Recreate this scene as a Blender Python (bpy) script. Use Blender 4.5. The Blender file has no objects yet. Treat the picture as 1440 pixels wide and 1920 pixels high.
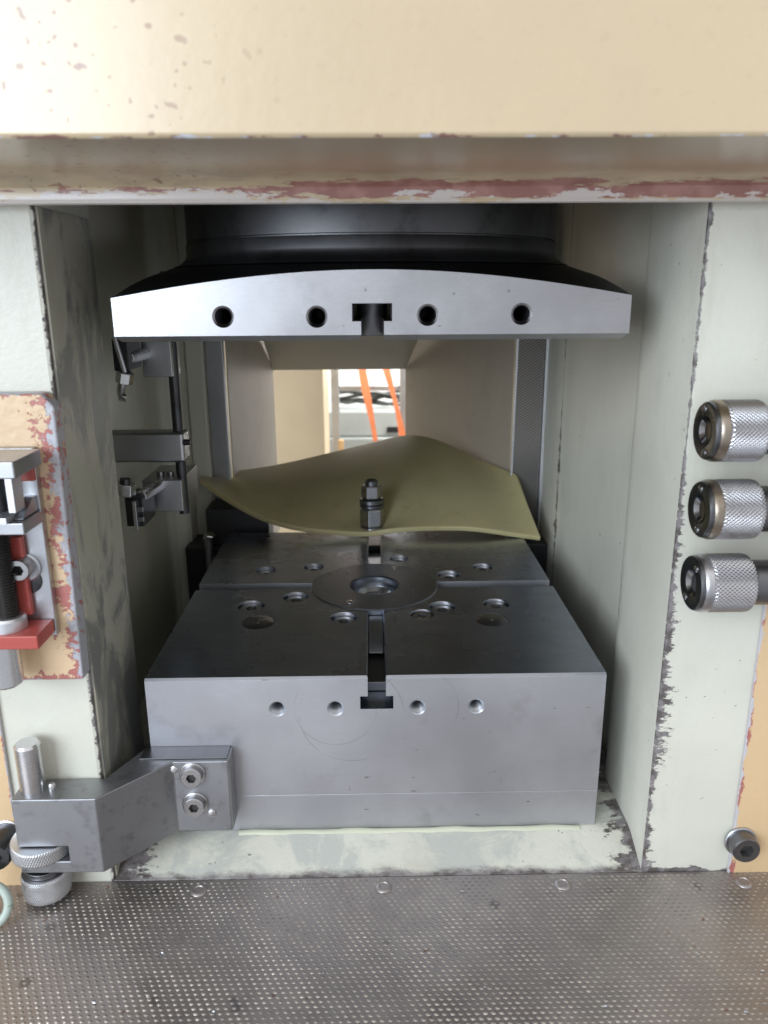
import bpy, bmesh, math, random
from mathutils import Vector, Matrix
random.seed(7)
scene = bpy.context.scene
COL = scene.collection
R = math.radians

# ------------------------------------------------------------------ camera
def setup_camera():
    pitch, yaw, roll = R(15.95), R(-0.9), R(0.35)
    fwd = Vector((-math.sin(yaw)*math.cos(pitch), math.cos(yaw)*math.cos(pitch), -math.sin(pitch)))
    right = Vector((math.cos(yaw), math.sin(yaw), 0))
    up = right.cross(fwd)
    r2 = right*math.cos(roll) - up*math.sin(roll)
    u2 = up*math.cos(roll) + right*math.sin(roll)
    cd = bpy.data.cameras.new('camera')
    cam = bpy.data.objects.new('camera', cd); COL.objects.link(cam)
    m = Matrix((r2, u2, -fwd)).transposed().to_4x4()
    cam.matrix_world = m
    cd.sensor_fit = 'HORIZONTAL'; cd.sensor_width = 36.0; cd.lens = 36.5
    cd.clip_start = 0.01; cd.clip_end = 100
    cd.dof.use_dof = True; cd.dof.focus_distance = 0.72; cd.dof.aperture_fstop = 10.8
    scene.camera = cam
setup_camera()

# ------------------------------------------------------------------ world (dim workshop interior) and lamps
w = bpy.data.worlds.new('World'); scene.world = w; w.use_nodes = True
wn = w.node_tree
bg = wn.nodes['Background']
tc = wn.nodes.new('ShaderNodeTexCoord'); sx = wn.nodes.new('ShaderNodeSeparateXYZ')
mr = wn.nodes.new('ShaderNodeMapRange'); mr.inputs[1].default_value = -1.0; mr.inputs[2].default_value = 1.0
cr = wn.nodes.new('ShaderNodeValToRGB')   # dark floor, light walls, ceiling
for e, (p, c) in zip([cr.color_ramp.elements[0], cr.color_ramp.elements[1], cr.color_ramp.elements.new(0.30), cr.color_ramp.elements.new(0.5)],
                     ((0.10, (0.11, 0.10, 0.095, 1)), (1.0, (0.50, 0.50, 0.51, 1)), (0.30, (0.48, 0.50, 0.54, 1)), (0.5, (0.52, 0.53, 0.56, 1)))):
    e.position = p; e.color = c
wn.links.new(tc.outputs['Generated'], sx.inputs[0]); wn.links.new(sx.outputs[2], mr.inputs[0])
wn.links.new(mr.outputs[0], cr.inputs[0]); wn.links.new(cr.outputs[0], bg.inputs[0]); bg.inputs[1].default_value = 1.25

def area(name, loc, target, sx_, sy_, power, color, spread=180):
    l = bpy.data.lights.new(name, 'AREA'); l.shape = 'RECTANGLE'; l.size = sx_; l.size_y = sy_
    l.energy = power; l.color = color; l.spread = R(spread)
    o = bpy.data.objects.new(name, l); COL.objects.link(o)
    o.location = loc
    o.rotation_euler = (Vector(target)-Vector(loc)).to_track_quat('-Z', 'Y').to_euler()
    return o
area('window_light', (-1.40, -1.42, 0.42), (0, 0.5, -0.12), 1.6, 1.35, 62, (0.78, 0.88, 1.0))
area('rear_wall_fill_light', (0.6, 2.2, 0.9), (0.0, 3.2, -0.3), 1.0, 0.6, 60, (1.0, 0.98, 0.95))  # unseen lamp added to whiten the back wall
area('rear_room_light', (-0.6, 1.75, 0.9), (0.1, 1.9, -0.6), 0.7, 0.5, 13, (1.0, 0.96, 0.90))
vs = scene.view_settings
vs.view_transform = 'Standard'; vs.look = 'None'; vs.exposure = 0.03; vs.gamma = 1.0

# ------------------------------------------------------------------ node helpers
class NT:
    def __init__(s, name):
        s.m = bpy.data.materials.new(name); s.m.use_nodes = True
        s.t = s.m.node_tree; s.n = s.t.nodes; s.l = s.t.links
        s.b = s.n['Principled BSDF']
        s.tc = s.n.new('ShaderNodeTexCoord'); s.P = s.tc.outputs['Object']
        sp = s.n.new('ShaderNodeSeparateXYZ'); s.l.new(s.P, sp.inputs[0])
        s.X, s.Y, s.Z = sp.outputs
    def put(s, sock, v):
        if hasattr(v, 'is_linked') or isinstance(v, bpy.types.NodeSocket): s.l.new(v, sock)
        else:
            if isinstance(v, (tuple, list)) and len(v) == 3 and sock.type == 'RGBA': v = (*v, 1)
            sock.default_value = v
    def math(s, op, a, b=0.0, c=None, clamp=False):
        n = s.n.new('ShaderNodeMath'); n.operation = op; n.use_clamp = clamp
        s.put(n.inputs[0], a); s.put(n.inputs[1], b)
        if c is not None: s.put(n.inputs[2], c)
        return n.outputs[0]
    def scalevec(s, v):
        n = s.n.new('ShaderNodeMapping'); n.inputs['Scale'].default_value = v; s.l.new(s.P, n.inputs[0]); return n.outputs[0]
    def noise(s, scale, detail=4, rough=0.55, vec=None, dist=0.0):
        n = s.n.new('ShaderNodeTexNoise'); n.inputs['Scale'].default_value = scale
        n.inputs['Detail'].default_value = detail; n.inputs['Roughness'].default_value = rough
        n.inputs['Distortion'].default_value = dist
        s.l.new(vec if vec is not None else s.P, n.inputs['Vector']); return n.outputs[0]
    def vor(s, scale, vec=None, rand=1.0):
        n = s.n.new('ShaderNodeTexVoronoi'); n.inputs['Scale'].default_value = scale; n.inputs['Randomness'].default_value = rand
        s.l.new(vec if vec is not None else s.P, n.inputs['Vector']); return n.outputs['Distance']
    def step(s, v, lo, hi, a=0.0, b=1.0):
        n = s.n.new('ShaderNodeMapRange'); n.interpolation_type = 'SMOOTHSTEP'
        s.put(n.inputs[0], v)
        for i, k in ((1, lo), (2, hi), (3, a), (4, b)): s.put(n.inputs[i], k)
        return n.outputs[0]
    def lin(s, v, lo, hi, a=0.0, b=1.0):
        n = s.n.new('ShaderNodeMapRange'); s.put(n.inputs[0], v)
        for i, k in ((1, lo), (2, hi), (3, a), (4, b)): s.put(n.inputs[i], k)
        return n.outputs[0]
    def mix(s, f, a, b):
        n = s.n.new('ShaderNodeMix'); n.data_type = 'RGBA'
        s.put(n.inputs[0], f); s.put(n.inputs[6], a); s.put(n.inputs[7], b); return n.outputs[2]
    def bump(s, h, strength=0.3, dist=0.001):
        n = s.n.new('ShaderNodeBump'); n.inputs['Strength'].default_value = strength; n.inputs['Distance'].default_value = dist
        s.l.new(h, n.inputs['Height']); s.l.new(n.outputs[0], s.b.inputs['Normal']); return n
    def set(s, **k):
        names = dict(col='Base Color', rough='Roughness', metal='Metallic', spec='Specular IOR Level', coat='Coat Weight', coatr='Coat Roughness', aniso='Anisotropic', sss='Subsurface Weight', sssr='Subsurface Radius', ssss='Subsurface Scale')
        for a, v in k.items(): s.put(s.b.inputs[names[a]], v)
        return s.m
    def edge(s, coord, pos, width, nz, soft=0.0007):
        """wear mask: 1 on the edge at coord==pos, ragged by a noise socket (0..1)"""
        d = s.math('ABSOLUTE', s.math('SUBTRACT', coord, pos))
        t = s.math('MULTIPLY', s.step(nz, 0.38, 0.72), width)
        return s.step(s.math('SUBTRACT', d, t), soft, -soft*0.3)

def steel(name, col=(0.50, 0.505, 0.52), rough=0.33, dscale=26, stretch=(6, 1, 60), grain=40, var=0.12, bump=0.05, dark=None, metal=1.0, smudge=0.5):
    n = NT(name)
    g = n.noise(grain, 3, 0.7, n.scalevec(stretch))
    big = n.noise(9, 5, 0.6)
    fine = n.noise(420, 2, 0.5)
    c = n.mix(n.step(big, 0.3, 0.75), tuple(k*(1-var) for k in col), tuple(min(1, k*(1+var)) for k in col))
    if dark: c = n.mix(n.math('MULTIPLY', n.step(n.noise(dscale, 6, 0.65), 0.52, 0.68), smudge), c, dark)
    rr = n.math('ADD', n.lin(g, 0.2, 0.8, rough-0.05, rough+0.07), n.lin(big, 0.3, 0.7, -0.04, 0.05))
    n.bump(n.math('ADD', g, n.math('MULTIPLY', fine, 0.5)), bump, 0.0006)
    return n.set(col=c, rough=rr, metal=metal)

MAT = {}
MAT['steel'] = steel('ground_steel', (0.46, 0.47, 0.49), 0.34)
MAT['steel_dark'] = steel('dark_steel', (0.20, 0.20, 0.21), 0.36, dark=(0.06, 0.06, 0.06))
MAT['black_steel'] = steel('blackened_steel', (0.085, 0.085, 0.09), 0.34, dark=(0.03, 0.03, 0.03))
MAT['insert'] = steel('turned_insert_steel', (0.24, 0.26, 0.30), 0.30)
MAT['bracket'] = steel('hot_rolled_bracket_steel', (0.33, 0.335, 0.35), 0.42, dscale=75, dark=(0.16, 0.16, 0.16), smudge=0.45, metal=0.9)
MAT['cap'] = steel('blued_cap_steel', (0.17, 0.175, 0.185), 0.30, dark=(0.07, 0.07, 0.07))
MAT['dish'] = steel('polished_dish_steel', (0.38, 0.38, 0.39), 0.16)
MAT['ram'] = steel('oily_ram_steel', (0.14, 0.14, 0.145), 0.42, dark=(0.07, 0.07, 0.07), smudge=0.6)
MAT['bright'] = steel('bright_turned_steel', (0.62, 0.62, 0.63), 0.24, grain=90)
MAT['alu'] = steel('aluminium', (0.68, 0.69, 0.71), 0.38)
MAT['screw'] = steel('oiled_screw', (0.42, 0.415, 0.42), 0.28, dark=(0.16, 0.16, 0.16))
MAT['chrome'] = steel('worn_knurl', (0.58, 0.58, 0.60), 0.30, dark=(0.22, 0.2, 0.18), grain=120)
MAT['brass'] = steel('worn_bronze_ring', (0.40, 0.345, 0.28), 0.33, dark=(0.18, 0.14, 0.1), grain=120)

def mat_bolster_front():
    # ground steel with the arcs that a turned nut leaves round the tapped holes
    n = NT('bolster_steel')
    g = n.noise(45, 3, 0.7, n.scalevec((5, 5, 60))); big = n.noise(8, 5, 0.6); fine = n.noise(500, 2)
    c = n.mix(n.step(big, 0.3, 0.75), (0.48, 0.485, 0.515), (0.58, 0.585, 0.615))
    c = n.mix(n.step(n.noise(60, 4, 0.7, n.scalevec((1.2, 1.2, 40))), 0.35, 0.7, 0.0, 0.30), c, (0.42, 0.42, 0.43))
    nick = n.step(n.noise(140, 2, 0.5, n.scalevec((0.5, 1, 1.6))), 0.735, 0.75)
    c = n.mix(n.math('MULTIPLY', nick, 0.6), c, (0.22, 0.19, 0.16))
    ring = None
    for (x, z, r) in ((-0.034, -0.3525, 0.036), (0.038, -0.3525, 0.036), (-0.020, -0.359, 0.046)):
        dx = n.math('SUBTRACT', n.X, x); dz = n.math('SUBTRACT', n.Z, z)
        d = n.math('SQRT', n.math('ADD', n.math('MULTIPLY', dx, dx), n.math('MULTIPLY', dz, dz)))
        k = n.math('SUBTRACT', 1.0, n.step(n.math('ABSOLUTE', n.math('SUBTRACT', d, r)), 0.0, 0.0009))
        k = n.math('MULTIPLY', k, n.step(n.noise(30, 4), 0.42, 0.62))
        ring = k if ring is None else n.math('MAXIMUM', ring, k)
    c = n.mix(n.math('MULTIPLY', ring, 0.35), c, (0.2, 0.2, 0.2))
    sc = n.step(n.noise(30, 2, 0.5, n.scalevec((14, 14, 140))), 0.70, 0.74)
    c = n.mix(n.math('MULTIPLY', sc, 0.35), c, (0.8, 0.8, 0.82))
    c = n.mix(n.math('MULTIPLY', n.step(n.noise(18, 6, 0.7), 0.55, 0.7), 0.25), c, (0.25, 0.24, 0.23))
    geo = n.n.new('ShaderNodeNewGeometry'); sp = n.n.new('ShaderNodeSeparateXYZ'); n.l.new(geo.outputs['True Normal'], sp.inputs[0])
    topm = n.step(sp.outputs[1], -0.8, -0.6)      # oily top plus painted shade: all faces not turned front go dark
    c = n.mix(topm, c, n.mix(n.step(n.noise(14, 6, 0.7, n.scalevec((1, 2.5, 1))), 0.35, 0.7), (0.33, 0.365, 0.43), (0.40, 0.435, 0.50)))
    rr = n.math('ADD', n.lin(g, 0.2, 0.8, 0.34, 0.48), n.lin(big, 0.3, 0.7, -0.05, 0.06))
    mxr = n.n.new('ShaderNodeMix'); n.l.new(topm, mxr.inputs[0]); n.l.new(rr, mxr.inputs[2]); n.l.new(n.lin(big, 0.3, 0.7, 0.24, 0.31), mxr.inputs[3]); rr = mxr.outputs[0]
    n.bump(n.math('MULTIPLY', n.math('ADD', g, n.math('MULTIPLY', fine, 0.4)), n.lin(topm, 0, 1, 1.0, 0.12)), 0.10, 0.0006)
    return n.set(col=c, rough=rr, metal=n.lin(topm, 0, 1, 0.88, 1.0))
MAT['bolster'] = mat_bolster_front()

def mat_platen():
    n = NT('platen_steel')
    g = n.noise(45, 3, 0.7, n.scalevec((6, 6, 40))); big = n.noise(10, 5, 0.6); fine = n.noise(500, 2)
    # machined front and bottom, near-black turned top
    geo = n.n.new('ShaderNodeNewGeometry'); sp = n.n.new('ShaderNodeSeparateXYZ'); n.l.new(geo.outputs['True Normal'], sp.inputs[0])
    topm = n.step(sp.outputs[2], 0.3, 0.6)
    c = n.mix(n.step(big, 0.3, 0.75), (0.41, 0.41, 0.425), (0.51, 0.51, 0.525))
    sc = n.step(n.noise(34, 2, 0.5, n.scalevec((20, 20, 90)), 1.5), 0.68, 0.73)
    c = n.mix(n.math('MULTIPLY', sc, 0.4), c, (0.85, 0.85, 0.86))
    c = n.mix(n.math('MULTIPLY', n.step(n.noise(22, 6, 0.7), 0.55, 0.7), 0.2), c, (0.28, 0.27, 0.26))
    c = n.mix(n.step(n.noise(50, 4, 0.7, n.scalevec((3, 3, 14)), 0.8), 0.4, 0.7, 0.0, 0.25), c, (0.36, 0.355, 0.35))
    c = n.mix(n.math('MULTIPLY', n.step(n.noise(130, 2, 0.5), 0.735, 0.75), 0.6), c, (0.2, 0.18, 0.16))
    c = n.mix(topm, c, (0.05, 0.05, 0.052))
    rr = n.math('ADD', n.lin(g, 0.2, 0.8, 0.32, 0.42), n.lin(big, 0.3, 0.7, -0.05, 0.06))
    n.bump(n.math('ADD', g, n.math('MULTIPLY', fine, 0.4)), 0.06, 0.0006)
    return n.set(col=c, rough=rr, metal=1.0)
MAT['platen'] = mat_platen()

def mat_cream(name, edges=(), col=(0.625, 0.615, 0.53), dirt=0.25, grime=None, rough=0.36, soft=0.0007, cluster=False):
    n = NT(name)
    big = n.noise(7, 4); 
    c = n.mix(n.step(big, 0.3, 0.7), tuple(k*0.93 for k in col), tuple(k*1.04 for k in col))
    c = n.mix(n.math('MULTIPLY', n.step(n.noise(11, 6, 0.7, n.scalevec((1, 1, 0.35))), 0.5, 0.75), dirt), c, (0.34, 0.31, 0.22))
    if grime is not None:
        gm = n.step(n.noise(16, 7, 0.68, n.scalevec((1, 1, 0.5)), 0.6), 0.45, 0.56)
        c = n.mix(n.math('MULTIPLY', gm, 0.8), c, grime)
    h = n.noise(260, 3, 0.6)
    wear = None
    for (ax, pos, wd, ns, lim) in edges:
        nz = n.noise(ns, 8, 0.76, n.scalevec((0.5, 1, 1.25)))
        cl = n.math('MULTIPLY', n.step(n.noise(14, 3, 0.6, n.scalevec((0.3, 0.3, 1))), 0.36, 0.62, 0.12, 1.0), wd)
        if cluster: wd = n.math('MULTIPLY', cl, n.lin(n.Z, -0.12, -0.30, 0.14, 1.0))
        e = n.edge({'x': n.X, 'y': n.Y, 'z': n.Z}[ax], pos, wd, nz, soft)
        if lim: e = n.math('MULTIPLY', e, n.math('LESS_THAN' if lim[1] > 0 else 'GREATER_THAN', {'x': n.X, 'y': n.Y, 'z': n.Z}[lim[0]], abs(lim[1])))
        wear = e if wear is None else n.math('MAXIMUM', wear, e)
    speck = n.math('MULTIPLY', n.step(n.noise(120, 3, 0.6, n.scalevec((1, 1, 1.2))), 0.695, 0.715), n.step(n.noise(9, 3), 0.42, 0.58))
    c = n.mix(n.math('MULTIPLY', speck, 0.75), c, (0.10, 0.09, 0.08))
    if wear is not None:
        inner = n.mix(n.step(n.noise(90, 3), 0.4, 0.6), (0.10, 0.085, 0.08), (0.22, 0.20, 0.20))
        c = n.mix(wear, c, inner)
        h = n.math('SUBTRACT', h, n.math('MULTIPLY', wear, 0.9))
    n.bump(h, 0.28, 0.0012)
    return n.set(col=c, rough=n.lin(big, 0.3, 0.7, rough-0.05, rough+0.07), spec=0.5)
MAT['cream_left'] = mat_cream('cream_paint_left_column', (('x', -0.2275, 0.0035, 60, ('y', 0.571)),), dirt=0.35)
MAT['cream_right'] = mat_cream('cream_paint_right_column', (('x', 0.2345, 0.019, 130, ('y', 0.5695)), ('z', -0.494, 0.022, 45, ('y', 0.5695)), ('y', 0.686, 0.006, 26, None), ('y', 1.006, 0.014, 60, None)), dirt=0.3, cluster=True)
MAT['cream'] = mat_cream('cream_paint', dirt=0.3)
MAT['olive'] = mat_cream('dirty_shaded_cream_paint', col=(0.47, 0.455, 0.37), dirt=0.5, grime=(0.18, 0.185, 0.18))  # real grime patches over a base tone lowered for the unlit side
MAT['recess'] = mat_cream('oil_stained_shaded_paint', col=(0.52, 0.51, 0.41), dirt=0.5)  # stained, with the shade of the left recess put into the base tone
MAT['sill'] = mat_cream('cream_paint_sill', (('x', 0.236, 0.050, 70, None), ('x', -0.222, 0.055, 60, None), ('y', 0.567, 0.006, 40, None)), dirt=0.35, grime=(0.46, 0.47, 0.43), rough=0.25, soft=0.006)

def mat_two_layer(name, col, z_bands=(), x_edges=(), y_edges=(), primer=(0.42, 0.15, 0.13), bare=(0.52, 0.50, 0.52), rough=0.3, coat=0.3, dirt=0.15, orange=0.22, specks=0.0):
    """top coat over red primer over bare casting; wear sits in bands along edges"""
    n = NT(name)
    big = n.noise(6, 4)
    c = n.mix(n.step(big, 0.3, 0.7), tuple(k*0.94 for k in col), tuple(min(1, k*1.05) for k in col))
    c = n.mix(n.math('MULTIPLY', n.step(n.noise(10, 6, 0.7), 0.5, 0.75), dirt), c, tuple(k*0.45 for k in col))
    h = n.noise(140, 2, 0.5)
    pr = None; br = None
    def acc(a, b): return b if a is None else n.math('MAXIMUM', a, b)
    for ax, pos, wp, wb, ns, st in [('z', *k) for k in z_bands]+[('x', *k) for k in x_edges]+[('y', *k) for k in y_edges]:
        nz = n.noise(ns, 7, 0.72, n.scalevec(st)); nz2 = n.noise(ns*1.3, 6, 0.7, n.scalevec(tuple(k*1.07 for k in st)))
        cd = {'x': n.X, 'y': n.Y, 'z': n.Z}[ax]
        pr = acc(pr, n.edge(cd, pos, wp, nz)); br = acc(br, n.edge(cd, pos, wb, nz2))
    if specks:
        sp = n.math('MULTIPLY', n.step(n.noise(75, 2, 0.5), 0.70, 0.73), n.step(n.X, 0.05, -0.12, 0.0, specks))
        c = n.mix(sp, c, (0.30, 0.17, 0.12)); h = n.math('SUBTRACT', h, n.math('MULTIPLY', sp, 0.8))
    if pr is not None:
        c = n.mix(pr, c, primer); c = n.mix(br, c, bare)
        h = n.math('SUBTRACT', h, n.math('MULTIPLY', n.math('ADD', pr, br), 0.5))
    n.bump(h, orange, 0.0015)
    return n.set(col=c, rough=rough, coat=coat, coatr=0.22)
def mat_head():
    n = NT('beige_head_paint'); col = (0.565, 0.445, 0.285)
    big = n.noise(6, 4)
    c = n.mix(n.step(big, 0.3, 0.7), tuple(k*0.95 for k in col), tuple(k*1.04 for k in col))
    h = n.noise(130, 2, 0.5)
    # pinholes rusting through the paint on the left
    sp = n.math('MULTIPLY', n.step(n.noise(170, 1, 0.4), 0.665, 0.71), n.step(n.X, -0.02, -0.14, 0.06, 1.0))
    c = n.mix(n.math('MULTIPLY', sp, 0.8), c, (0.25, 0.13, 0.09)); h = n.math('SUBTRACT', h, sp)
    # lip: grime, primer streaks, bare iron doubling as a painted whitish highlight
    lip = n.math('GREATER_THAN', n.Y, 0.527)
    grime = n.math('MULTIPLY', n.step(n.noise(22, 6, 0.7, n.scalevec((0.4, 1, 1.2))), 0.42, 0.62), n.step(n.Y, 0.50, 0.535))
    c = n.mix(n.math('MULTIPLY', grime, 0.55), c, (0.26, 0.20, 0.14))
    dz = n.math('ABSOLUTE', n.math('SUBTRACT', n.Z, 0.0622))
    nz = n.noise(60, 8, 0.74, n.scalevec((0.22, 1, 1.6)))
    pr = n.math('LESS_THAN', dz, n.math('MULTIPLY', n.step(n.math('ADD', nz, n.lin(n.X, -0.18, 0.0, -0.14, 0.06)), 0.40, 0.60), 0.0058))
    pr = n.math('MULTIPLY', pr, lip)
    nb = n.noise(60, 7, 0.72, n.scalevec((0.35, 1, 1.3)))
    db = n.math('ABSOLUTE', n.math('SUBTRACT', n.Z, 0.0536))
    br = n.math('LESS_THAN', db, n.math('MULTIPLY', n.step(n.math('ADD', nb, n.lin(n.X, -0.25, 0.05, 0.12, 0.0)), 0.42, 0.66), 0.0095))
    br = n.math('MULTIPLY', br, lip)
    fe = n.math('MULTIPLY', n.math('LESS_THAN', n.Y, 0.4186), n.math('LESS_THAN', n.math('ABSOLUTE', n.math('SUBTRACT', n.Z, 0.0722)), n.math('MULTIPLY', n.step(n.noise(90, 6, 0.7, n.scalevec((0.6, 1, 1))), 0.48, 0.72), 0.0020)))
    c = n.mix(n.math('MULTIPLY', pr, 0.9), c, n.mix(n.step(n.noise(70, 4), 0.4, 0.65), (0.25, 0.075, 0.065), (0.36, 0.15, 0.13))); c = n.mix(br, c, (0.60, 0.54, 0.50)); c = n.mix(fe, c, n.mix(n.step(n.noise(50), 0.45, 0.55), (0.25, 0.13, 0.11), (0.62, 0.62, 0.66)))
    h = n.math('SUBTRACT', h, n.math('MULTIPLY', n.math('ADD', n.math('ADD', pr, br), fe), 0.6))
    n.bump(h, 0.14, 0.0016)
    return n.set(col=c, rough=0.36, coat=0.85, coatr=0.22)
MAT['head'] = mat_head()
MAT['orange'] = mat_two_layer('tan_orange_paint', (0.66, 0.47, 0.27), x_edges=((-0.3025, 0.003, 0.002, 60, (1, 1, 1)), (0.3080, 0.0055, 0.0035, 60, (1, 1, .6))), rough=0.4, coat=0.15)
MAT['plate_paint'] = mat_two_layer('tan_orange_paint_on_plate', (0.66, 0.48, 0.30),
    x_edges=((-0.226, 0.026, 0.012, 95, (0.8, 1, 1)),), z_bands=((-0.2915, 0.013, 0.003, 80, (1, 1, 0.8)), (-0.0686, 0.007, 0.003, 45, (1, 1, 1))), rough=0.42, coat=0.1, bare=(0.42, 0.42, 0.45), orange=0.5)
MAT['red'] = mat_two_layer('red_primer_paint', (0.40, 0.075, 0.06), rough=0.38, coat=0.1)
MAT['hood'] = mat_two_layer('warm_grey_sheet_paint', (0.46, 0.41, 0.34), rough=0.45, coat=0.05, orange=0.08, dirt=0.25)
MAT['hood_top'] = mat_two_layer('grey_green_sheet_paint', (0.36, 0.35, 0.29), rough=0.45, coat=0.05, orange=0.08, dirt=0.25)

def mat_rubber():
    n = NT('olive_polyurethane_rubber')
    b = n.noise(12, 4)
    c = n.mix(n.step(b, 0.3, 0.7), (0.46, 0.41, 0.215), (0.52, 0.46, 0.25))
    c = n.mix(n.math('MULTIPLY', n.step(n.noise(30, 6, 0.7), 0.54, 0.72), 0.4), c, (0.26, 0.22, 0.10))
    c = n.mix(n.math('MULTIPLY', n.step(n.noise(70, 5, 0.7, n.scalevec((0.4, 1.4, 1))), 0.6, 0.72), 0.35), c, (0.55, 0.52, 0.36))
    n.bump(n.noise(90, 3), 0.06, 0.001)
    return n.set(col=c, rough=n.lin(b, 0.3, 0.7, 0.28, 0.42), sss=0.4, sssr=(0.012, 0.009, 0.003), ssss=0.6)
MAT['rubber'] = mat_rubber()

def mat_shelf():
    n = NT('worn_tread_steel')
    b = n.noise(10, 5, 0.6); d = n.noise(40, 5, 0.65)
    c = n.mix(n.step(b, 0.3, 0.7), (0.30, 0.268, 0.255), (0.41, 0.375, 0.36))
    sp = n.step(n.vor(34), 0.20, 0.12)
    sp = n.math('MULTIPLY', sp, n.step(n.noise(17, 2), 0.5, 0.62))
    c = n.mix(n.math('MULTIPLY', sp, 0.55), c, (0.09, 0.085, 0.085))
    c = n.mix(n.math('MULTIPLY', n.step(n.noise(60, 4, 0.7), 0.66, 0.7), 0.7), c, (0.20, 0.10, 0.06))
    n.bump(n.noise(500, 3), 0.12, 0.0006)
    return n.set(col=c, rough=n.lin(d, 0.3, 0.7, 0.36, 0.52), metal=0.8)
MAT['shelf'] = mat_shelf()
def mat_tread():
    n = NT('rubbed_tread_tops')
    b = n.noise(60, 4, 0.6)
    c = n.mix(n.step(b, 0.35, 0.65), (0.30, 0.275, 0.255), (0.46, 0.42, 0.37))
    return n.set(col=c, rough=0.36, metal=0.85)
MAT['tread'] = mat_tread()

def mat_mesh():
    n = NT('ribbed_dark_strip')
    wv = n.n.new('ShaderNodeTexWave'); wv.bands_direction = 'DIAGONAL'; wv.inputs['Scale'].default_value = 95
    n.l.new(n.scalevec((1, 0, -1.6)), wv.inputs['Vector'])
    fade = n.step(n.Z, -0.27, -0.17)
    c = n.mix(n.math('MULTIPLY', wv.outputs[1], fade), (0.15, 0.14, 0.13), (0.42, 0.38, 0.34))
    n.bump(n.math('MULTIPLY', wv.outputs[1], fade), 0.6, 0.0015)
    return n.set(col=c, rough=0.5, metal=0.4)
MAT['ribbed'] = mat_mesh()

def plain(name, col, rough=0.5, metal=0.0, var=0.08, ns=12, bump=0.08):
    n = NT(name); b = n.noise(ns, 5)
    c = n.mix(n.step(b, 0.3, 0.7), tuple(k*(1-var) for k in col), tuple(min(1, k*(1+var)) for k in col))
    n.bump(n.noise(ns*12, 3), bump, 0.001)
    return n.set(col=c, rough=rough, metal=metal)
MAT['black'] = plain('black_plastic', (0.02, 0.02, 0.022), 0.4)
MAT['hose'] = plain('pale_green_hose', (0.40, 0.47, 0.42), 0.35)
MAT['wall'] = plain('white_workshop_wall', (0.80, 0.80, 0.78), 0.7, ns=3)
# 
MAT['floor'] = plain('grey_workshop_floor', (0.22, 0.21, 0.20), 0.6, ns=3)
MAT['tan'] = plain('tan_cabinet_paint', (0.66, 0.53, 0.35), 0.45, ns=4)
MAT['grey_box'] = plain('grey_green_box_paint', (0.42, 0.46, 0.45), 0.45, ns=5)
MAT['strap'] = plain('orange_webbing', (0.74, 0.22, 0.09), 0.6, ns=40)
MAT['wood'] = plain('pale_wood', (0.55, 0.36, 0.18), 0.6, ns=30)
MAT['cable'] = plain('dark_cable', (0.05, 0.055, 0.05), 0.5)
MAT['thread'] = plain('dark_thread', (0.10, 0.095, 0.09), 0.35, 0.9)
MAT['seal'] = plain('glossy_cream_sealant', (0.56, 0.57, 0.44), 0.2)
MAT['void'] = plain('grimy_recess_shade', (0.05, 0.05, 0.048), 0.6)  # near-black, paints shade into the sockets and under the crown

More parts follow.
